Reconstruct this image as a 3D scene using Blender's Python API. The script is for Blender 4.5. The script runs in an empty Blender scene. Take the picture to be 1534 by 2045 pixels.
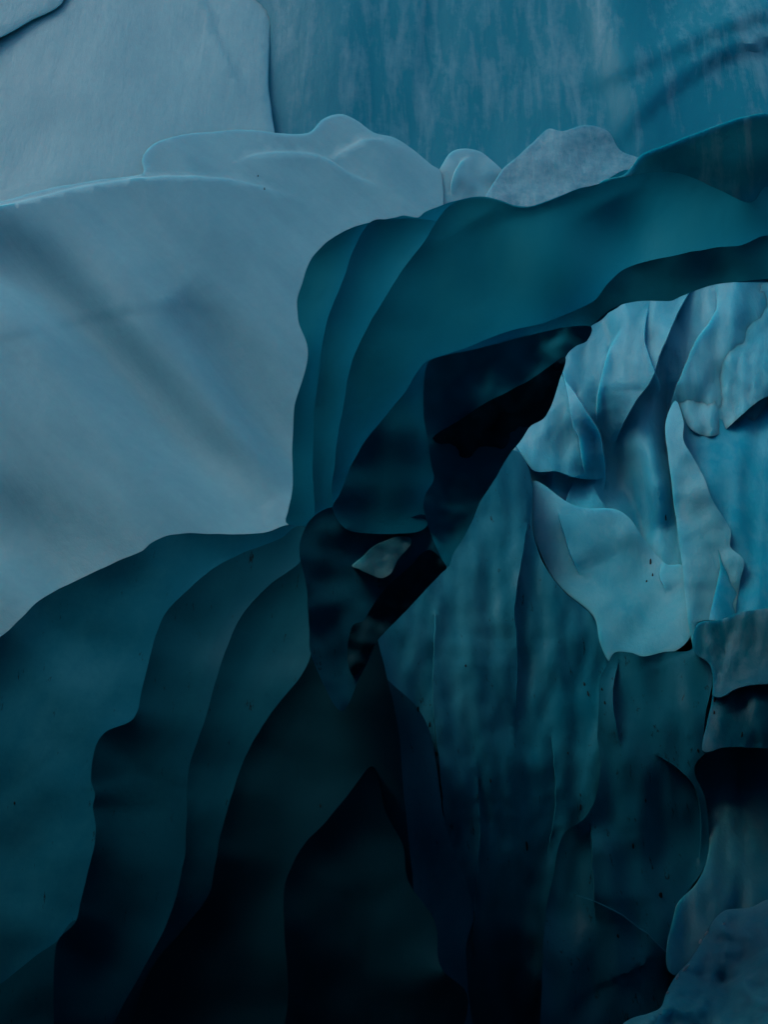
import bpy, math, random
import numpy as np
from mathutils import Vector, noise, geometry
random.seed(7); np.random.seed(7)
R = math.radians
S = bpy.context.scene
C = S.collection

# ------------------------------------------------------------------ camera
PITCH = R(18); VF = R(46); W, H = 1534.0, 2045.0
CAM = Vector((0, 0, 1.7))
F = (H/2)/math.tan(VF/2)
cam = bpy.data.cameras.new('camera')
cam.sensor_fit = 'VERTICAL'; cam.sensor_height = 24; cam.sensor_width = 18
cam.lens = 12/math.tan(VF/2); cam.clip_start = 0.05; cam.clip_end = 500
co = bpy.data.objects.new('camera', cam); C.objects.link(co)
co.location = CAM; co.rotation_euler = (R(90)+PITCH, 0, 0)
S.camera = co

# ------------------------------------------------------------------ sky, sun, exposure
SUN_EL, SUN_AZ = R(58), R(245)          # azimuth from +Y clockwise: high, from the left
world = bpy.data.worlds.new('World'); S.world = world; world.use_nodes = True
nt = world.node_tree; nt.nodes.clear()
out = nt.nodes.new('ShaderNodeOutputWorld'); bg = nt.nodes.new('ShaderNodeBackground')
sky = nt.nodes.new('ShaderNodeTexSky'); sky.sky_type = 'NISHITA'; sky.sun_disc = False
sky.sun_elevation = SUN_EL; sky.sun_rotation = SUN_AZ
sky.air_density = 1.0; sky.dust_density = 3.0
bg.inputs['Strength'].default_value = 0.12
nt.links.new(sky.outputs[0], bg.inputs[0]); nt.links.new(bg.outputs[0], out.inputs[0])
sun = bpy.data.lights.new('sun', 'SUN'); sun.energy = 0.7; sun.angle = R(25); sun.color = (1, .97, .92)
so = bpy.data.objects.new('sun', sun); C.objects.link(so)
sd = Vector((math.sin(SUN_AZ)*math.cos(SUN_EL), math.cos(SUN_AZ)*math.cos(SUN_EL), math.sin(SUN_EL)))
so.rotation_euler = sd.to_track_quat('Z', 'Y').to_euler(); so.location = sd*40
S.view_settings.view_transform = 'Standard'; S.view_settings.look = 'None'
S.view_settings.exposure = 0.3; S.view_settings.gamma = 1.0
S.view_settings.use_curve_mapping = False
S.render.engine = 'CYCLES'
S.cycles.use_denoising = True
S.cycles.max_bounces = 6; S.cycles.diffuse_bounces = 4; S.cycles.adaptive_threshold = .02; S.cycles.glossy_bounces = 2
S.cycles.transmission_bounces = 2; S.cycles.caustics_reflective = False; S.cycles.caustics_refractive = False

# ------------------------------------------------------------------ materials
SSS = 1.0
def ice(name, bub, clear=(.003, .15, .24), white=(.16, .39, .47), patch=.5, streak=.5, fine=.25,
        grit=0.0, rough=.42, bump=.25, sss=.12, sscale=(5, 5, .45), tilt=0.0):
    m = bpy.data.materials.new(name); m.use_nodes = True
    t = m.node_tree; t.nodes.clear(); L = t.links
    N = lambda k: t.nodes.new('ShaderNode'+k)
    o = N('OutputMaterial'); p = N('BsdfPrincipled'); L.new(p.outputs[0], o.inputs[0])
    tc = N('TexCoord')
    def nz(scale, det, rgh, sc=(1, 1, 1), rot=(0, 0, 0), dist=0):
        mp = N('Mapping'); mp.vector_type = 'TEXTURE'; mp.inputs['Scale'].default_value = tuple(1/q for q in sc); mp.inputs['Rotation'].default_value = rot
        L.new(tc.outputs['Object'], mp.inputs[0])
        n = N('TexNoise'); n.inputs['Scale'].default_value = scale; n.inputs['Detail'].default_value = det
        n.inputs['Roughness'].default_value = rgh; n.inputs['Distortion'].default_value = dist
        L.new(mp.outputs[0], n.inputs['Vector']); return n.outputs['Fac']
    def mth(op, a, b, clamp=False):
        n = N('Math'); n.operation = op; n.use_clamp = clamp
        for i, v in enumerate((a, b)):
            if isinstance(v, (int, float)): n.inputs[i].default_value = v
            else: L.new(v, n.inputs[i])
        return n.outputs[0]
    n1 = nz(.55, 5, .55, dist=.4)
    n2 = nz(1.0, 6, .62, sscale, (0, tilt, 0), .3)
    n3 = nz(9, 6, .7)
    f = mth('ADD', bub, mth('MULTIPLY', mth('SUBTRACT', n1, .5), patch*2))
    f = mth('ADD', f, mth('MULTIPLY', mth('SUBTRACT', n2, .5), streak*2))
    f = mth('ADD', f, mth('MULTIPLY', mth('SUBTRACT', n3, .5), fine*2), True)
    mx = N('Mix'); mx.data_type = 'RGBA'; L.new(f, mx.inputs['Factor'])
    mx.inputs['A'].default_value = (*clear, 1); mx.inputs['B'].default_value = (*white, 1)
    col = mx.outputs['Result']
    if grit:
        g = nz(5.5, 4, .75, (3.0, 3.0, .7))
        r = N('MapRange'); r.inputs['From Min'].default_value = .66 - .08*grit; r.inputs['From Max'].default_value = .74 - .06*grit
        L.new(g, r.inputs['Value'])
        m2 = N('Mix'); m2.data_type = 'RGBA'; L.new(mth('MULTIPLY', r.outputs[0], .85), m2.inputs['Factor'])
        L.new(col, m2.inputs['A']); m2.inputs['B'].default_value = (.008, .012, .013, 1); col = m2.outputs['Result']
    L.new(col, p.inputs['Base Color'])
    p.inputs['Roughness'].default_value = rough; p.inputs['IOR'].default_value = 1.31
    p.inputs['Specular IOR Level'].default_value = .2
    p.inputs['Subsurface Weight'].default_value = SSS if sss else 0
    p.inputs['Subsurface Radius'].default_value = (.2, .9, 1.0); p.inputs['Subsurface Scale'].default_value = sss
    b = N('Bump'); b.inputs['Strength'].default_value = bump; b.inputs['Distance'].default_value = .12
    n4 = nz(2.2, 6, .6, (1.6, 1.6, .8))
    hgt = mth('ADD', mth('MULTIPLY', n2, .35), mth('MULTIPLY', n4, .35)); n5 = nz(26, 5, .65)
    hgt = mth('ADD', hgt, mth('ADD', mth('MULTIPLY', n3, .16), mth('MULTIPLY', n5, .05)))
    L.new(hgt, b.inputs['Height']); L.new(b.outputs[0], p.inputs['Normal'])
    return m

M = dict(
    pale=ice('bubbly_pale_ice', .80, patch=.25, streak=.12, fine=.10, bump=.2, sss=.28),
    flute=ice('diagonal_pale_ice', .78, patch=.16, streak=.22, fine=.10, sscale=(3, 3, .3), tilt=-.68, bump=.2, sss=.28),
    mid=ice('streaked_blue_ice', .06, clear=(.001, .20, .29), white=(.20, .40, .48), patch=.45, streak=.85, fine=.2, bump=.25, sss=.15),
    lit=ice('fluted_glacier_ice', .36, clear=(.003, .29, .42), white=(.16, .41, .50), patch=.55, streak=.35, fine=.15, bump=.36, sss=.28),
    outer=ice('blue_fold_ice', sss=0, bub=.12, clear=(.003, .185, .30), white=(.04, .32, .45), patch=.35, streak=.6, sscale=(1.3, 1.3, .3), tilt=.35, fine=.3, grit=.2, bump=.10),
    teal=ice('clear_streaked_ice', .06, clear=(.003, .29, .44), white=(.16, .42, .52), patch=.25, streak=.5, fine=.15, bump=.25, sss=.15),
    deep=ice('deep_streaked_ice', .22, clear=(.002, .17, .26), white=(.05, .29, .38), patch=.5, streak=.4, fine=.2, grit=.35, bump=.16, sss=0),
    arch=ice('clear_teal_ice', .10, clear=(.002, .30, .455), white=(.03, .40, .52), sss=0, patch=.13, streak=.6, sscale=(1.3, 1.3, .3), tilt=.35, fine=.06, bump=.10),
    under=ice('painted_shade_ice', white=(.02, .13, .18), sss=0, bub=.05, clear=(.003, .075, .115), patch=.1, streak=.1, fine=.08, bump=.10),  # colour darkened to paint the shade of undersides and inner folds
    fold_shade=ice('shade_dark_fold_ice', sss=0, bub=.06, clear=(.002, .115, .185), white=(.015, .24, .32), patch=.15, streak=.6, sscale=(1.3, 1.3, .3), tilt=.35, fine=.12, grit=.3, bump=.10),  # real grit; base colour darkened to paint shade low on the buttress
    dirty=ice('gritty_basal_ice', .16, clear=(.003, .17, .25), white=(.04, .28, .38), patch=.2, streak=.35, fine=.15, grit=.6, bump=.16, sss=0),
    frost=ice('frosted_white_ice', .75, white=(.17, .37, .45), clear=(.01, .22, .31), patch=.6, streak=.2, fine=.8, bump=0.54),
)
def plain(name, col, rough=.6):
    m = bpy.data.materials.new(name); m.use_nodes = True
    p = m.node_tree.nodes['Principled BSDF']; p.inputs['Base Color'].default_value = (*col, 1); p.inputs['Roughness'].default_value = rough
    n = m.node_tree.nodes.new('ShaderNodeTexNoise'); n.inputs['Scale'].default_value = 12; n.inputs['Detail'].default_value = 6
    b = m.node_tree.nodes.new('ShaderNodeBump'); b.inputs['Strength'].default_value = .5
    m.node_tree.links.new(n.outputs['Fac'], b.inputs['Height']); m.node_tree.links.new(b.outputs[0], p.inputs['Normal'])
    return m

# ------------------------------------------------------------------ geometry helpers
CP, SP = math.cos(PITCH), math.sin(PITCH)
def world_pt(px, py, Y):
    """point at horizontal distance Y seen at photo pixel (px, py)"""
    u = (px-W/2)/F; v = (py-H/2)/F
    d = Y/(CP + v*SP)
    return (d*u, Y, CAM.z + d*(SP - v*CP))

def curve(pts, step, closed=True):
    P = np.array(pts, float); n = len(P); out = []
    rng = n if closed else n-1
    for i in range(rng):
        p0, p1, p2, p3 = (P[(i-1) % n], P[i], P[(i+1) % n], P[(i+2) % n]) if closed else \
                         (P[max(i-1, 0)], P[i], P[i+1], P[min(i+2, n-1)])
        k = max(2, int(np.linalg.norm(p2-p1)/3))
        # centripetal-like damping keeps corners tight
        m1 = .5*(p2-p0); m2 = .5*(p3-p1); l = np.linalg.norm(p2-p1)
        for m in (m1, m2):
            q = np.linalg.norm(m)
            if q > l: m *= l/q
        t = np.linspace(0, 1, k, endpoint=False)[:, None]
        out.append((2*t**3-3*t**2+1)*p1 + (t**3-2*t**2+t)*m1 + (-2*t**3+3*t**2)*p2 + (t**3-t**2)*m2)
    Q = np.concatenate(out)
    if not closed: Q = np.vstack([Q, P[-1]])
    D = np.vstack([Q, Q[:1]]) if closed else Q
    s = np.concatenate([[0], np.cumsum(np.linalg.norm(np.diff(D, axis=0), axis=1))])
    m = max(8, int(s[-1]/step))
    ss = np.linspace(0, s[-1], m, endpoint=not closed)
    return np.stack([np.interp(ss, s, D[:, 0]), np.interp(ss, s, D[:, 1])], 1)

def segdist(P, Q, closed, far=260.0, mask=None):
    """distance (capped at far), side and running parameter of points P along polyline Q"""
    A = Q; B = np.roll(Q, -1, 0)
    if not closed: A, B = Q[:-1], Q[1:]
    if mask is not None: A, B = A[mask], B[mask]
    best = np.full(len(P), far); side = np.zeros(len(P)); par = np.zeros(len(P)); n = len(A)
    if not len(P): return (best, side) if closed else (best, side, par)
    for k0 in range(0, n, 10):
        a, b = A[k0:k0+10], B[k0:k0+10]
        lo = np.minimum(a.min(0), b.min(0))-far; hi = np.maximum(a.max(0), b.max(0))+far
        sel = np.nonzero((P[:, 0] > lo[0]) & (P[:, 0] < hi[0]) & (P[:, 1] > lo[1]) & (P[:, 1] < hi[1]))[0]
        if not len(sel): continue
        ab = b-a; L2 = np.maximum((ab*ab).sum(1), 1e-9)
        ap = P[sel][:, None, :]-a[None]
        t = np.clip((ap*ab).sum(2)/L2, 0, 1)
        dv = ap-t[..., None]*ab; d = np.hypot(dv[..., 0], dv[..., 1])
        j = d.argmin(1); r = np.arange(len(sel)); dm = d[r, j]
        k = dm < best[sel]; q = sel[k]; j = j[k]; r = r[k]
        best[q] = dm[k]; side[q] = np.sign(ab[j, 0]*ap[r, j, 1]-ab[j, 1]*ap[r, j, 0]); par[q] = (k0+j+t[r, j])/n
    return (best, side) if closed else (best, side, par)

def inside(P, Q):
    x, y = P[:, 0], P[:, 1]; r = np.zeros(len(P), bool)
    for a, b in zip(Q, np.roll(Q, -1, 0)):
        c = (a[1] > y) != (b[1] > y)
        if a[1] != b[1]:
            r ^= c & (x < (b[0]-a[0])*(y-a[1])/(b[1]-a[1]) + a[0])
    return r

GRAD = np.random.RandomState(3).uniform(0, 2*math.pi, 4096); PERM = np.random.RandomState(4).permutation(4096)
def perlin(x, y):
    xi, yi = np.floor(x).astype(int), np.floor(y).astype(int); fx, fy = x-xi, y-yi
    u, v = fx**3*(fx*(fx*6-15)+10), fy**3*(fy*(fy*6-15)+10)
    def g(i, j):
        a = GRAD[PERM[(xi+i+PERM[(yi+j) & 4095]) & 4095]]
        return np.cos(a)*(fx-i)+np.sin(a)*(fy-j)
    return ((g(0, 0)*(1-u)+g(1, 0)*u)*(1-v)+(g(0, 1)*(1-u)+g(1, 1)*u)*v)*1.5
def fbm(P, amp, scale, seed, stretch=(1, 1), octv=2):
    P = np.asarray(P); x = P[:, 0]/scale*stretch[0]+seed*13.71; y = P[:, 1]/scale*stretch[1]+seed*7.33
    o = np.zeros(len(P)); a = 1.0
    for k in range(octv): o += a*perlin(x, y); x = x*2.03+17.1; y = y*2.03+5.7; a *= .5
    return o*amp

TRIS = [0]; SEED = [0]
def slab(name, parent, pts, Y, mat, tx=0.0, ty=0.0, at=None, bulge=0.0, rim=(16, .14), nz=(.10, 130), thick=.8,
         ridges=(), step=13, wob=1.2, quad=(0, 0, 0), lip=(0, 60), creases=(), octv=2, nrot=0.0, label=None, nst=(1, 1)):
    """one thick sheet of ice with a rounded rim: outline in photo pixels, Y = its distance"""
    SEED[0] += 1; sdn = SEED[0]
    Q = curve(pts, step*.7)
    if wob:      # slightly ragged melt edge
        Q = Q + np.stack([fbm(Q, wob, 60, sdn+.3), fbm(Q, wob, 60, sdn+.7)], 1)
    lo, hi = Q.min(0), Q.max(0)
    gx = np.arange(lo[0], hi[0], step); gy = np.arange(lo[1], hi[1], step*.87)
    G = np.array([(x + (step/2 if j % 2 else 0), y) for j, y in enumerate(gy) for x in gx])
    G = G + np.random.uniform(-.15, .15, G.shape)*step
    G = G[inside(G, Q)]
    d, _ = segdist(G, Q, True); G = G[d > max(step*.6, rim[0]*1.0)]
    rings = []
    T = np.roll(Q, -1, 0)-np.roll(Q, 1, 0); T /= np.linalg.norm(T, axis=1)[:, None]+1e-9
    area = np.sum(Q[:, 0]*np.roll(Q[:, 1], -1)-np.roll(Q[:, 0], -1)*Q[:, 1])
    Nn = np.stack([-T[:, 1], T[:, 0]], 1)*(1 if area > 0 else -1)
    for k, f in enumerate((.12, .4, .8)):
        r = f*rim[0]; X = Q + Nn*r
        if k: X = X[k % 2::2]
        dd, _ = segdist(X, Q, True); rings.append(X[(dd > r*.9) & inside(X, Q)])
    nb = len(Q); ed = [(i, (i+1) % nb) for i in range(nb)]; extra = []; tot = nb; CR = []
    for (pl, sgn, h, wd) in creases:      # sharp steps that die out at both ends: two close parallel lines
        c = curve(pl, step*.6, False)
        c = c + np.stack([fbm(c, 1.6, 40, sdn+.11), fbm(c, 1.6, 40, sdn+.57)], 1)
        CR.append((c, sgn, h, wd))
        t = np.gradient(c, axis=0); t /= np.linalg.norm(t, axis=1)[:, None]+1e-9; nn = np.stack([-t[:, 1], t[:, 0]], 1)
        for o_ in (1.1, -1.1):
            l = c + nn*o_; l = l[inside(l, Q)]
            if len(l) < 2: continue
            l = l[segdist(l, Q, True)[0] > 2]
            ed += [(tot+i, tot+i+1) for i in range(len(l)-1) if np.linalg.norm(l[i+1]-l[i]) < step*2]
            extra.append(l); tot += len(l)
        for A_ in [0]:
            G = G[segdist(G, c, False)[0] > step*.5]
            rings = [x[segdist(x, c, False)[0] > 3] if len(x) else x for x in rings]
    V2 = np.vstack([Q]+extra+rings+[G])
    r = geometry.delaunay_2d_cdt([Vector(v) for v in V2], ed, [], 1, 1e-4, True)
    vs = np.array([v[:] for v in r[0]]); tri = np.array([f[:] for f in r[2] if len(f) == 3])
    tri = [tuple(int(i) for i in f) for f in tri[inside(vs[tri].mean(1), Q)]]
    # oriented so that faces look at the camera
    cx, cy = at or tuple((lo+hi)/2)
    d, _ = segdist(vs, Q, True)
    X, Yp = (vs[:, 0]-cx)/100, (vs[:, 1]-cy)/100
    Yv = Y + tx*X + ty*Yp + quad[0]*X*X + quad[1]*X*Yp + quad[2]*Yp*Yp
    if nz[0]: Yv = Yv - fbm(np.stack([vs[:, 0]*math.cos(nrot)+vs[:, 1]*math.sin(nrot), vs[:, 1]*math.cos(nrot)-vs[:, 0]*math.sin(nrot)], 1), nz[0]*.5, nz[1]*1.9, sdn, nst, octv)
    if lip[0]:       # scalloped hollow: the upper and left edges curl towards the viewer
        e_ = np.roll(Q, -1, 0)-Q; e_ /= np.linalg.norm(e_, axis=1)[:, None]+1e-9
        on = np.stack([e_[:, 1], -e_[:, 0]], 1)*(1 if area > 0 else -1)
        dl, _ = segdist(vs, Q, True, mask=(-on[:, 0]-on[:, 1]) > -.15)
        Yv = Yv - lip[0]*np.maximum(np.exp(-dl/lip[1])-math.exp(-259/lip[1]), 0)
    if bulge:
        mxd = d.max(); Yv = Yv - bulge*(1-(1-np.clip(d/mxd, 0, 1))**2)
    for (pl, wl, wr, h) in ridges:
        dd, ss, pp = segdist(vs, curve(pl, 20, False), False)
        w = np.where(ss > 0, wr, wl); e = np.sin(np.pi*np.clip(pp, 0, 1))
        Yv = Yv - h*e*np.exp(-(dd/w)**2)
    for (c, sgn, h, wd) in CR:
        dd, ss, pp = segdist(vs, c, False); e = np.clip(3*np.minimum(pp, 1-pp), 0, 1); e = e*e*(3-2*e)
        Yv = Yv - np.where(ss*sgn > 0, h*e*np.exp(-np.maximum(dd-1.1, 0)/wd), 0)
    t = np.clip(d/rim[0], 0, 1); Yv = Yv + rim[1]*(1-np.sqrt(np.clip(1-(1-t)**2, 0, 1)))
    org = parent.location if parent else Vector((0, 0, 0))
    fr = [Vector(world_pt(a[0], a[1], y))-org for a, y in zip(vs, Yv)]
    bk = [Vector(world_pt(a[0], a[1], y+thick))-org for a, y in zip(vs, Yv)]
    n = len(fr)
    faces = []
    cnt = {}
    for a, b, c in tri:
        ar = (vs[b][0]-vs[a][0])*(vs[c][1]-vs[a][1])-(vs[c][0]-vs[a][0])*(vs[b][1]-vs[a][1])
        if ar > 0: a, b, c = a, c, b       # image y is down
        faces.append((a, b, c)); faces.append((n+a, n+c, n+b))
        for e in ((a, b), (b, c), (c, a)): cnt[e] = 1
    for (a, b) in cnt:
        if (b, a) not in cnt: faces.append((b, a, n+a, n+b))
    me = bpy.data.meshes.new(name); me.from_pydata([tuple(v) for v in fr+bk], [], faces)
    me.polygons.foreach_set('use_smooth', [len(p.vertices) == 3 for p in me.polygons])
    me.materials.append(M[mat] if isinstance(mat, str) else mat); me.update(); me.set_sharp_from_angle(angle=R(42))
    TRIS[0] += len(faces)
    o = bpy.data.objects.new(name, me); C.objects.link(o)
    if parent: o.parent = parent
    if label: o['label'] = label
    return o

def thing(name, label, cat, px, py, Y, group=None):
    o = bpy.data.objects.new(name, None); C.objects.link(o)
    o.location = world_pt(px, py, Y); o.empty_display_size = .3
    o['label'] = label; o['category'] = cat
    if group: o['group'] = group
    return o

def sheet(name, fn, nu, nv, mat, hole=None, thick=0):
    vs = []; fs = []
    for j in range(nv+1):
        for i in range(nu+1): vs.append(fn(i/nu, j/nv))
    for j in range(nv):
        for i in range(nu):
            a = j*(nu+1)+i
            if hole and hole(*(sum((Vector(vs[k]) for k in (a, a+1, a+nu+2, a+nu+1)), Vector())/4)): continue
            fs.append((a, a+1, a+nu+2, a+nu+1))
    me = bpy.data.meshes.new(name); me.from_pydata(vs, [], fs); me.materials.append(mat); me.update()
    me.polygons.foreach_set('use_smooth', [True]*len(me.polygons))
    o = bpy.data.objects.new(name, me); C.objects.link(o); o['kind'] = 'structure'; return o

# ------------------------------------------------------------------ the setting: floor, and an unseen roof and walls added to shape the light
nv3 = lambda x, y, z, s, a: a*noise.fractal(Vector((x/s, y/s, z/s)), 1.0, 2.0, 4)
gravel = plain('wet_gravel', (.035, .04, .042), .7)
def floor_fn(u, v):
    x, y = -22+44*u, -16+40*v
    return (x, y, -.6 + nv3(x, y, 0, 3, .35))
sheet('cave_floor', floor_fn, 70, 60, gravel)
def roof_fn(u, v):
    x, y = -16+32*u, -14+20.3*v
    z = 8.9 - .004*x*x + .25*math.sin(x*.5)
    return (x, y + (.3*math.sin(x*.6) if v > .98 else 0), z + nv3(x, y, 3, 4, .4))
FILL_HOLE = (0.0, -4, 5.0, 3)      # opening added to let in fill light: centre x, y and half sizes
def roof_hole(x, y, z):
    a, b, p, q = FILL_HOLE
    return ((x-a)/p)**2 + ((y-b)/q)**2 < 1
sheet('unseen_cave_roof', roof_fn, 72, 60, M['arch'], roof_hole)
def lw(u, v):
    y, z = -15+34*u, -1+12*v
    return (-14 + nv3(0, y, z, 4, 1.0), y, z)
sheet('unseen_cave_wall', lw, 50, 30, M['arch'])
def rw(u, v):
    y, z = -15+34*u, -1+12*v
    return (14 + nv3(5, y, z, 4, 1.0), y, z)
sheet('unseen_cave_wall', rw, 50, 30, M['arch'])
def bw(u, v):
    x, z = -18+36*u, -1+20*v
    return (x, -14 + nv3(x, 9, z, 4, 1.0), z)
sheet('unseen_cave_wall', bw, 50, 30, M['arch'])

# ------------------------------------------------------------------ far pale wall (upper left and top)
far = thing('ice_wall', 'pale blue back wall of the ice cave with soft diagonal flutes, filling the top and left behind the dark arch', 'ice wall', 400, 1500, 15)
slab('wall_face', far, [(-500, -350), (2000, -350), (2000, 1350), (-500, 1350)], 14.9, 'mid', tx=-.06, ty=-.14, at=(900, 200), nz=(.18, 300), nst=(1.5, .6), octv=4, step=17, rim=(40, .1), thick=1.0,
     ridges=[([(1200, -200), (1235, 40), (1290, 250), (1310, 400)], 70, 50, .2), ([(640, -300), (690, 100), (700, 350)], 120, 120, .2),
             ([(900, -300), (846, -60), (838, 60), (834, 160), (850, 260)], 12, 90, .06),
             ([(2000, -100), (1660, -10), (1534, 22), (1420, 62), (1330, 105), (1250, 140), (1190, 165), (1120, 185)], 9, 60, .10),
             ([(2000, 20), (1640, 52), (1534, 78), (1440, 105), (1390, 135), (1340, 170), (1290, 215), (1250, 262), (1225, 320), (1200, 380)], 9, 70, .12)])
slab('pale_fold', far, [(-700, -500), (548, -500), (543, 0), (538, 90), (536, 170), (542, 222), (540, 320), (430, 350), (330, 400), (190, 450), (0, 520), (-700, 540)], 15.06, 'pale', tx=-.06, ty=-.20, at=(300, 200), rim=(7, .03), nz=(.14, 260), octv=3, step=15,
     creases=[([(380, -100), (430, 60), (470, 150), (505, 215), (520, 250)], 1, .008, 50)])
slab('corner_fold', far, [(-700, -500), (300, -500), (128, 0), (60, 42), (0, 76), (-120, 130), (-700, 300)], 15.40, 'pale', ty=-.21, tx=-.06, at=(100, 30), rim=(12, .03), nz=(.1, 200), step=20)
slab('ice_knob', far, [(856, 430), (858, 375), (880, 335), (900, 305), (930, 297), (960, 303), (985, 322), (1005, 340), (1060, 380), (1060, 480), (880, 470)], 14.35, 'pale', ty=-.2, rim=(2, .0), nz=(.14, 60), octv=3, thick=.6, step=8,
     creases=[([(900, 400), (905, 350), (925, 318), (950, 312)], 1, .05, 25)])
slab('frosted_knob', far, [(960, 420), (1005, 338), (1035, 312), (1060, 290), (1095, 258), (1125, 262), (1170, 250), (1215, 262), (1240, 300), (1290, 330), (1280, 450), (1000, 480)], 14.2, 'frost', ty=-.2, tx=.05, rim=(2, .0), nz=(.1, 60), octv=3, thick=.6, step=8)
slab('fluted_face', far, [(-700, 480), (-300, 450), (0, 402), (90, 378), (190, 360), (250, 353), (286, 345), (283, 318), (305, 288), (360, 270), (430, 262), (500, 260), (560, 267), (615, 266), (645, 238), (680, 228), (715, 242), (745, 264), (790, 276), (830, 303), (862, 330), (882, 346), (880, 480), (800, 700), (760, 1250), (300, 1400), (-700, 1500)], 13.4, 'flute', tx=.06, ty=-.27, at=(250, 600), rim=(2, .0), nrot=.88, nst=(.5, 1.5), octv=3, nz=(.2, 220), step=13,
     creases=[([(-500, 470), (-200, 440), (0, 410), (160, 372), (290, 353), (360, 351), (440, 355), (520, 370), (640, 410)], 1, .12, 110),
              ([(455, 330), (500, 310), (560, 302), (640, 310), (700, 345), (780, 380)], 1, .05, 60),
              ([(640, 330), (700, 290), (745, 275), (800, 290), (850, 330)], 1, .03, 40)],
     ridges=[([(-300, 500), (0, 540), (130, 610), (250, 740), (370, 880), (470, 990), (590, 1110)], 120, 55, -.48),
             ([(330, 600), (430, 720), (510, 830), (600, 935), (700, 1040)], 70, 30, -.36),
             ([(-100, 400), (60, 440), (200, 560), (340, 720), (470, 860), (560, 980)], 90, 80, .35),
             ([(-300, 1000), (0, 1080), (100, 1150), (260, 1290)], 110, 60, -.28)])

# ------------------------------------------------------------------ fluted wall behind the opening (right)
fl = thing('ice_wall', 'fluted bright blue ice wall seen through the opening under the arch', 'ice wall', 1250, 2045, 10.5)
slab('wall_face', fl, [(760, 560), (1100, 440), (2200, 400), (2200, 2500), (600, 2500), (700, 1200)], 11.9, 'lit', tx=-.10, ty=-.13, at=(1300, 800), nz=(.38, 130), nst=(1.6, .6), octv=4, step=9, rim=(3, .0),
     creases=[([(1400, 540), (1361, 615), (1340, 660), (1321, 706), (1306, 752), (1266, 811), (1246, 846), (1226, 900)], 1, .30, 60),
              ([(1430, 560), (1430, 620), (1391, 680), (1351, 771), (1335, 830), (1330, 900)], -1, .18, 60),
              ([(1100, 700), (1125, 751), (1145, 851), (1155, 871), (1165, 931), (1175, 960)], -1, .18, 40),
              ([(1110, 740), (1137, 768), (1166, 811), (1196, 861), (1206, 901), (1211, 953), (1205, 990)], 1, .34, 60),
              ([(1211, 953), (1180, 958), (1145, 953), (1110, 942), (1065, 940), (1037, 901), (1010, 860)], 1, .22, 60),
              ([(1150, 952), (1134, 988), (1124, 1052), (1135, 1107), (1160, 1160)], -1, .16, 50),
              ([(1180, 960), (1200, 995), (1225, 1040), (1250, 1095), (1290, 1130)], 1, .16, 70),
              ([(1250, 640), (1215, 700), (1195, 780), (1190, 850)], -1, .12, 50),
              ([(1300, 590), (1290, 680), (1320, 770), (1312, 800)], 1, .10, 40)],
     ridges=[([(1200, 820), (1240, 950), (1290, 1080), (1330, 1160)], 50, 50, -.4), ([(1340, 760), (1330, 900), (1360, 1050), (1390, 1200)], 40, 40, -.3), ([(1290, 800), (1310, 950), (1330, 1050)], 30, 30, .2)])
slab('bright_face', fl, [(2200, 480), (1440, 520), (1415, 600), (1390, 690), (1356, 772), (1375, 850), (1430, 870), (1540, 790), (2200, 650)], 11.75, 'lit', tx=-.12, ty=-.2, at=(1450, 720), rim=(3, .0), nz=(.3, 80), octv=4, nst=(1.6, .6), step=9)
slab('ice_tongue', fl, [(2100, 560), (1534, 733), (1490, 754), (1450, 775), (1418, 797), (1392, 828), (1350, 850), (1350, 892), (1360, 925), (1370, 952), (1385, 985), (1390, 1006), (1405, 1030), (1430, 1080), (1440, 1130), (1440, 1290), (2100, 1290)], 11.25, 'teal', tx=.0, ty=-.3, at=(1450, 950), rim=(3, .0), nz=(.25, 120), octv=3, step=9, nst=(1.8, .5))
slab('ice_rib', fl, [(1350, 800), (1366, 840), (1366, 880), (1384, 910), (1404, 950), (1420, 990), (1428, 1006), (1460, 1060), (1459, 1092), (1487, 1118), (1482, 1150), (1470, 1220), (1480, 1290), (1390, 1300), (1360, 1100), (1340, 950), (1330, 850)], 11.1, 'lit', tx=-.12, ty=-.22, at=(1400, 950), rim=(3, .0), nz=(.16, 70), octv=3, step=8)
slab('ice_bulge', fl, [(1064, 1000), (1070, 960), (1150, 1010), (1240, 1020), (1290, 1080), (1330, 1126), (1366, 1130), (1384, 1165), (1392, 1215), (1386, 1250), (1375, 1278), (1345, 1302), (1300, 1312), (1230, 1330), (1200, 1290), (1188, 1232), (1130, 1182), (1092, 1132), (1066, 1062)], 11.0, 'lit', tx=-.12, ty=-.30, rim=(3, .0), nz=(.2, 120), octv=3, step=8,
     creases=[([(1110, 1010), (1126, 1060), (1140, 1110), (1165, 1160)], -1, .08, 50), ([(1325, 1120), (1318, 1150), (1335, 1190)], -1, .06, 40)],
     ridges=[([(1180, 960), (1250, 1090), (1290, 1170), (1290, 1330)], 70, 70, -.16)])
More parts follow.
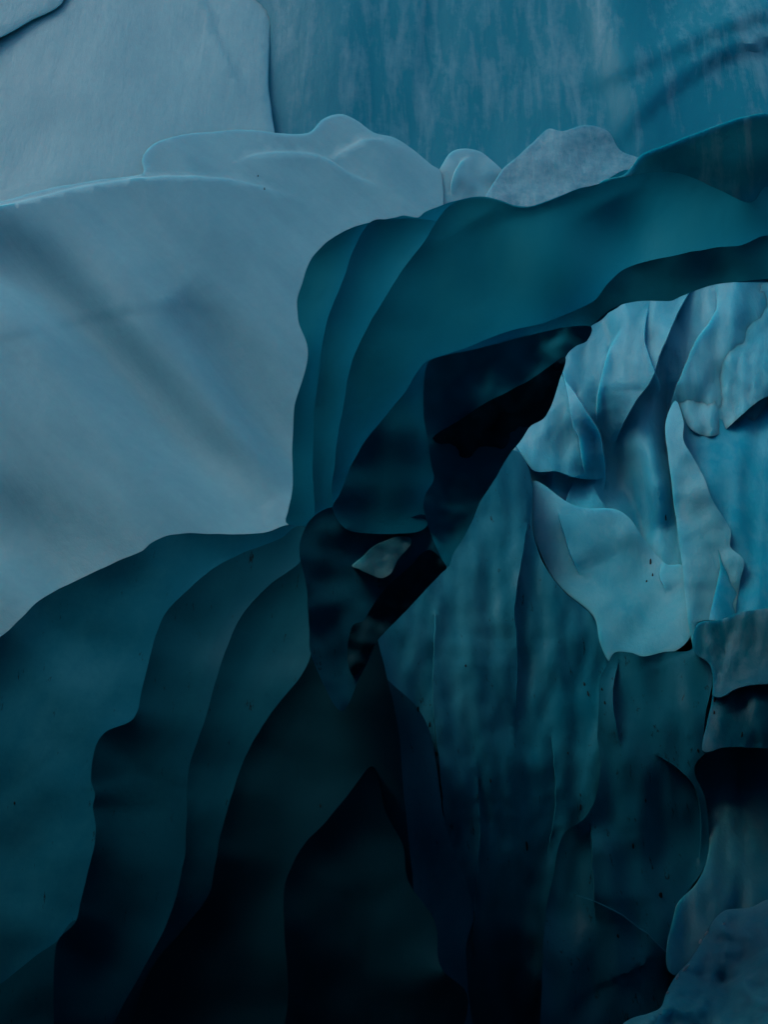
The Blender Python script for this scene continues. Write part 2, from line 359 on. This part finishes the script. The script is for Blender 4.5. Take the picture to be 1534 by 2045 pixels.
slab('lower_face', fl, [(700, 1060), (900, 900), (1030, 900), (1062, 960), (1064, 1060), (1090, 1132), (1130, 1184), (1188, 1234), (1205, 1290), (1228, 1330), (1240, 1500), (1230, 2300), (820, 2300), (740, 1900), (690, 1500), (680, 1300)], 10.5, 'deep', tx=.19, ty=-.15, quad=(0, 0, .012), at=(1000, 1250), rim=(3, .0), nz=(.3, 160), nst=(1.7, .6), step=10,
     octv=4,
     creases=[([(1062, 960), (1050, 1080), (1030, 1200), (1035, 1320), (1028, 1500)], 1, .10, 60), ([(870, 1200), (865, 1400), (880, 1560), (890, 1700)], -1, .12, 90), ([(950, 1500), (960, 1650), (950, 1800), (940, 1950)], 1, .08, 60), ([(1100, 1450), (1110, 1600), (1090, 1720)], -1, .06, 40)])
slab('dim_fold', fl, [(735, 1350), (800, 1380), (850, 1440), (870, 1520), (890, 1650), (930, 1760), (945, 1830), (930, 1900), (950, 2300), (800, 2300), (740, 1800), (700, 1500)], 9.1, 'fold_shade', tx=.12, ty=-.12, at=(780, 1700), rim=(3, .0), nz=(.25, 150), nst=(1.6, .7), step=11)

blk = thing('ice_block', 'dark gritty ice buttress low on the right, below the bright fluted wall', 'ice buttress', 1300, 2045, 8.8)
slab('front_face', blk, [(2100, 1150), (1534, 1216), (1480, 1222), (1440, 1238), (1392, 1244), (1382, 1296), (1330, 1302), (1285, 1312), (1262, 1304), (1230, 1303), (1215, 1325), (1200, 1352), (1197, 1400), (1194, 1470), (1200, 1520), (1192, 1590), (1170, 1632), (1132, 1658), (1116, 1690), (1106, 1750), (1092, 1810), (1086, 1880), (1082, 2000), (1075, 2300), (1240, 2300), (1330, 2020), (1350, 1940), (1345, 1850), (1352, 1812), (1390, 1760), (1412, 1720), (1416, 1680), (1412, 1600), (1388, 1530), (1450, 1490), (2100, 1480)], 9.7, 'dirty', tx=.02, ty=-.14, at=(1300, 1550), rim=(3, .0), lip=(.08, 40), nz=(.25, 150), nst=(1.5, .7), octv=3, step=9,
     creases=[([(1392, 1244), (1420, 1300), (1425, 1360), (1410, 1430), (1405, 1500)], 1, .12, 50), ([(1180, 1640), (1185, 1750), (1190, 1850)], -1, .10, 50), ([(1300, 1500), (1380, 1560), (1400, 1640), (1395, 1740)], -1, .08, 40), ([(1130, 1780), (1230, 1820), (1330, 1900), (1340, 1960)], 1, .10, 70), ([(1240, 1310), (1225, 1400), (1245, 1500)], 1, .07, 30)])
slab('side_face', blk, [(2100, 1100), (1534, 1214), (1480, 1222), (1440, 1238), (1394, 1246), (1386, 1300), (1420, 1330), (1424, 1390), (1414, 1440), (1404, 1500), (1450, 1492), (2100, 1478)], 9.66, 'mid', tx=-.10, ty=-.16, at=(1400, 1380), rim=(3, .0), nz=(.2, 100), octv=4, nst=(1.5, .7), step=9,
     creases=[([(1380, 1330), (1430, 1392), (1480, 1374), (1534, 1366), (1700, 1350)], -1, .12, 50)])
slab('streaked_face', blk, [(2100, 1440), (1480, 1440), (1388, 1500), (1396, 1600), (1415, 1650), (1416, 1700), (1395, 1760), (1350, 1815), (1352, 1950), (2100, 1950)], 9.95, 'lit', ty=-.28, at=(1450, 1540), rim=(3, .0), nz=(.2, 90), nst=(1.6, .6), octv=3, step=9)

bld = thing('ice_boulder', 'rounded blue ice lump in the bottom right corner with a glinting crack along its edge', 'ice boulder', 1450, 2045, 7.6)
slab('boulder_face', bld, [(2100, 1760), (1534, 1797), (1500, 1812), (1450, 1818), (1425, 1840), (1408, 1872), (1380, 1915), (1350, 1950), (1330, 1985), (1318, 2015), (1250, 2040), (1200, 2100), (1150, 2300), (2100, 2300)], 8.2, 'lit', tx=-.02, ty=-.45, at=(1450, 1950), rim=(14, .06), nz=(.35, 80), octv=4, step=8)

# ------------------------------------------------------------------ lower-left buttress
bu = thing('ice_buttress', 'dark layered ice buttress descending from the arch to the lower left corner', 'ice buttress', 400, 2045, 7.5)
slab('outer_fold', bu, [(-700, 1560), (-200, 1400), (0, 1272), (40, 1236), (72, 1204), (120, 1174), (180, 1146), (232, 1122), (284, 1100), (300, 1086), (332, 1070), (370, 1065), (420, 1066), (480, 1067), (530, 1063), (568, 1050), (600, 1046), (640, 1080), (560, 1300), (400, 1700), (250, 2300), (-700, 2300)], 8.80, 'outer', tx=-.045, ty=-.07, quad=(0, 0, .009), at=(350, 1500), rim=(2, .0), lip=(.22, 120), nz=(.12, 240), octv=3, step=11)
slab('ice_fold', bu, [(600, 1050), (560, 1076), (490, 1102), (430, 1132), (370, 1182), (332, 1222), (310, 1272), (294, 1332), (280, 1392), (274, 1420), (258, 1442), (214, 1460), (194, 1482), (185, 1512), (182, 1556), (190, 1588), (184, 1612), (190, 1650), (188, 1692), (175, 1742), (160, 1802), (150, 1842), (116, 1876), (108, 1920), (106, 2050), (100, 2300), (400, 2300), (560, 1700), (680, 1300), (660, 1080)], 8.70, 'fold_shade', tx=-.045, ty=-.07, quad=(0, 0, .009), at=(350, 1500), rim=(2, .0), lip=(.15, 80), nz=(.10, 230), octv=3, step=10)
slab('ice_fold', bu, [(630, 1100), (592, 1130), (540, 1166), (492, 1216), (462, 1270), (436, 1340), (420, 1400), (398, 1470), (376, 1540), (372, 1640), (365, 1730), (330, 1850), (200, 2100), (160, 2300), (420, 2300), (640, 1700), (720, 1300), (690, 1120)], 8.62, 'fold_shade', tx=-.045, ty=-.07, quad=(0, 0, .009), at=(350, 1500), rim=(2, .0), lip=(.15, 80), nz=(.10, 230), octv=3, step=10)
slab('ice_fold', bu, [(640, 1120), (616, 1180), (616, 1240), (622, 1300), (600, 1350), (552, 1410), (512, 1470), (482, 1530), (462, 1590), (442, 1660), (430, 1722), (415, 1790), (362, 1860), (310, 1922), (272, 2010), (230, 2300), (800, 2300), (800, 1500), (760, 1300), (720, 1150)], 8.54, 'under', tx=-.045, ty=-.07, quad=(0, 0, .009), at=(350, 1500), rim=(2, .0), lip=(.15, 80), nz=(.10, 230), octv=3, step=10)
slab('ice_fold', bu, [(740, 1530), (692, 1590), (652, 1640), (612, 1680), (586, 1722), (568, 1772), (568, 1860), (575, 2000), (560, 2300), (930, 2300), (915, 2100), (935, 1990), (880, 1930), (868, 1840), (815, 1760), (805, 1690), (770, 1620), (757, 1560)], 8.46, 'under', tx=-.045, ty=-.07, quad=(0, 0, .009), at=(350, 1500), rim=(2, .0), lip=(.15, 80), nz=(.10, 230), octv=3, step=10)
slab('ice_fold', bu, [(-400, 2200), (0, 1964), (62, 1915), (116, 1876), (152, 1838), (200, 1900), (180, 2300), (-400, 2300)], 8.74, 'fold_shade', tx=-.045, ty=-.07, quad=(0, 0, .009), at=(350, 1500), rim=(2, .0), lip=(0, 60), nz=(.10, 230), octv=3, step=10)

# ------------------------------------------------------------------ the arch
ar = thing('ice_arch', 'dark teal ice arch sweeping from the centre to the right edge above the opening', 'ice arch', 700, 1050, 7.5)
slab('rear_band', ar, [(2100, 190), (1534, 225), (1480, 235), (1400, 262), (1330, 290), (1284, 308), (1262, 334), (1244, 351), (1196, 368), (1180, 480), (1400, 560), (2100, 520)], 8.1, 'mid', ty=.1, rim=(3, .0), nz=(.16, 170), octv=2, step=11)
slab('arch_rim', ar, [(1260, 345), (1196, 368), (1150, 379), (1100, 398), (1060, 412), (1030, 411), (1000, 400), (970, 393), (940, 394), (900, 403), (870, 415), (846, 425), (836, 434), (822, 433), (806, 430), (792, 434), (760, 440), (720, 449), (690, 460), (652, 484), (626, 510), (611, 540), (603, 566), (593, 600), (596, 640), (608, 672), (615, 700), (612, 732), (600, 772), (588, 812), (585, 850), (583, 920), (584, 980), (576, 1020), (572, 1045), (600, 1050), (640, 1060), (760, 1000), (900, 740), (1250, 600)], 8.0, 'arch', tx=.02, ty=-.05, at=(900, 600), rim=(2, .0), lip=(.05, 50), nz=(.14, 190), step=10)
slab('arch_fold', ar, [(760, 438), (735, 448), (706, 500), (690, 545), (664, 610), (648, 660), (640, 720), (630, 800), (625, 900), (628, 1000), (640, 1045), (760, 1000), (900, 740), (1100, 600), (900, 450)], 7.93, 'arch', tx=.02, ty=-.05, at=(900, 600), rim=(2, .0), lip=(.09, 60), nz=(.14, 190), step=10)
slab('arch_face', ar, [(2100, 420), (1534, 372), (1500, 405), (1440, 380), (1350, 345), (1250, 352), (1196, 368), (1150, 380), (1100, 400), (1060, 414), (1030, 413), (1000, 402), (970, 396), (940, 397), (905, 406), (880, 430), (850, 480), (800, 545), (760, 610), (728, 665), (702, 725), (684, 820), (669, 920), (670, 1010), (760, 1040), (840, 800), (900, 760), (1000, 720), (1200, 640), (1260, 560), (1400, 500), (2100, 520)], 7.85, 'arch', tx=.02, ty=-.05, at=(900, 600), rim=(2, .0), lip=(.10, 70), nz=(.14, 190), step=10,
     ridges=[([(1080, 420), (1110, 520), (1150, 640)], 70, 90, .08), ([(950, 440), (1020, 560), (1060, 660)], 60, 80, -.06), ([(1220, 400), (1260, 480), (1290, 560)], 60, 70, -.06)])
slab('arch_underside', ar, [(2100, 470), (1534, 470), (1480, 490), (1430, 494), (1370, 506), (1300, 520), (1250, 536), (1215, 566), (1185, 602), (1100, 640), (1000, 666), (930, 695), (856, 720), (832, 745), (810, 782), (770, 830), (730, 880), (702, 930), (680, 985), (664, 1016), (700, 1060), (840, 1060), (880, 1000), (1060, 850), (1100, 780), (1130, 700), (1182, 650), (1215, 622), (1240, 610), (1280, 602), (1340, 601), (1360, 592), (1390, 580), (1430, 568), (1480, 562), (1534, 558), (2100, 540)], 7.60, 'arch', tx=.02, ty=-.02, at=(900, 800), rim=(2, .0), lip=(.05, 60), nz=(.14, 180), octv=3, step=10)
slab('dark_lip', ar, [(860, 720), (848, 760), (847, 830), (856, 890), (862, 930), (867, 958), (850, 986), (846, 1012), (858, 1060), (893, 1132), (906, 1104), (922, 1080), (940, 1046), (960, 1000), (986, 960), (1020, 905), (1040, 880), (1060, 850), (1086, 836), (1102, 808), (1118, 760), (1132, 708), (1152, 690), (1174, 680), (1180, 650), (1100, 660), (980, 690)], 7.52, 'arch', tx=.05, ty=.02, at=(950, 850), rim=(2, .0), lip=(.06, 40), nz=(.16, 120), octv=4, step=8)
slab('black_hollow', ar, [(1128, 712), (1060, 758), (980, 800), (900, 850), (862, 880), (866, 958), (850, 986), (848, 1014), (860, 1060), (893, 1130), (906, 1104), (922, 1080), (940, 1046), (960, 1000), (986, 960), (1020, 905), (1040, 880), (1060, 850), (1086, 836), (1102, 808), (1118, 760)], 7.46, 'under', tx=.06, ty=.32, at=(950, 860), rim=(2, .0), nz=(.25, 60), octv=4, step=8)  # dark slab, its colour stands in for the deep shade here
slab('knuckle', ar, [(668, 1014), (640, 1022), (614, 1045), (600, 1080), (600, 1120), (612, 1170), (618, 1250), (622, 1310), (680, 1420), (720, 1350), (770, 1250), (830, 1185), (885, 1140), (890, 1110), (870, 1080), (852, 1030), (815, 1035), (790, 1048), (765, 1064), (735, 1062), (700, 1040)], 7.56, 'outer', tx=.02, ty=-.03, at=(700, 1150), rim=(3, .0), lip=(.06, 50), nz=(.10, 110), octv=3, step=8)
slab('frost_patch', ar, [(703, 1131), (737, 1098), (781, 1077), (820, 1073), (813, 1100), (790, 1124), (776, 1146), (761, 1156), (744, 1147), (717, 1137)], 7.50, 'lit', tx=.02, ty=-.10, at=(765, 1115), rim=(2, .0), nz=(.06, 40), octv=3, thick=.25, wob=4, step=5)
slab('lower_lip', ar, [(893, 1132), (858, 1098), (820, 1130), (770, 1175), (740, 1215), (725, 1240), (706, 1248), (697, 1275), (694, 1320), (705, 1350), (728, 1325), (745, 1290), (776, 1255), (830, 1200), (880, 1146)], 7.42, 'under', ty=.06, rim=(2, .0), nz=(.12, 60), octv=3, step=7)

# ------------------------------------------------------------------ grit frozen into the ice, white lumps painted as glints along the crack
bpy.context.view_layer.update(); DG = bpy.context.evaluated_depsgraph_get()
def hit(px, py):
    d = (Vector(world_pt(px, py, 10))-CAM).normalized()
    r = S.ray_cast(DG, CAM, d); return r[1], r[2]
glint_m = plain('glint_white', (.72, .8, .84), .15)
grit_m = plain('dark_grit', (.003, .010, .014), .9)
def lump(name, parent, px, py, ln, wd, mat, rot=0.0, flat=.6):
    p, n = hit(px, py); k = (p-CAM).length/F
    vs, fs = [], []; nu, nv = 7, 4
    for j in range(nv+1):
        for i in range(nu):
            th = math.pi*j/nv; ph = 2*math.pi*i/nu; q = random.uniform(.75, 1.2)
            x = math.sin(th)*math.cos(ph)*wd*.62*k*q; y = math.sin(th)*math.sin(ph)*wd*.62*k*flat*q; z = math.cos(th)*ln*k/2*random.uniform(.85, 1.1)
            vs.append(tuple(p-parent.location+Vector((x*math.cos(rot)+z*math.sin(rot), y, z*math.cos(rot)-x*math.sin(rot)))))
    for j in range(nv):
        for i in range(nu):
            a, b = j*nu+i, j*nu+(i+1) % nu; fs.append((a, b, b+nu, a+nu))
    me = bpy.data.meshes.new(name); me.from_pydata(vs, [], fs); me.materials.append(mat); me.update()
    o = bpy.data.objects.new(name, me); C.objects.link(o); o.parent = parent
for par, lst in ((fl, [(1330, 1032, 18, 3), (1300, 1125, 20, 4), (1304, 1150, 12, 3), (1292, 1162, 9, 3), (835, 1418, 16, 4), (858, 1450, 18, 3), (1168, 1368, 12, 3), (1176, 1388, 18, 3),
                       (1135, 1505, 7, 3), (1160, 1588, 7, 2), (1160, 1612, 12, 3), (1052, 1690, 20, 6), (871, 1506, 9, 4), (980, 1560, 8, 3), (930, 1330, 7, 3)]),
                 (blk, [(1203, 1378, 10, 3), (1209, 1405, 10, 3), (1428, 1400, 28, 4), (1428, 1425, 14, 3), (1395, 1500, 10, 4), (1483, 1470, 18, 3),
                        (1320, 1790, 16, 6), (1265, 1690, 12, 4), (1290, 1600, 10, 3), (1235, 1870, 9, 4)]),
                 (bu, [(28, 1604, 6, 3), (640, 1610, 8, 3)]), (far, [(515, 352, 7, 2), (528, 378, 9, 2)])):
    for (x, y, ln, wd) in lst: lump('grit', par, x, y, ln, wd, grit_m, random.uniform(-.2, .2))
for (x, y, ln, wd, r) in [(1412, 1866, 14, 3, .5), (1400, 1882, 12, 3, .3), (1368, 1938, 30, 3.5, .75), (1352, 1956, 22, 2.2, .45), (1334, 1984, 10, 3, .3), (1446, 1846, 9, 2, .8)]:
    lump('painted_glint', bld, x, y, ln, wd*1.5, glint_m, r)
print('TRIS', TRIS[0])
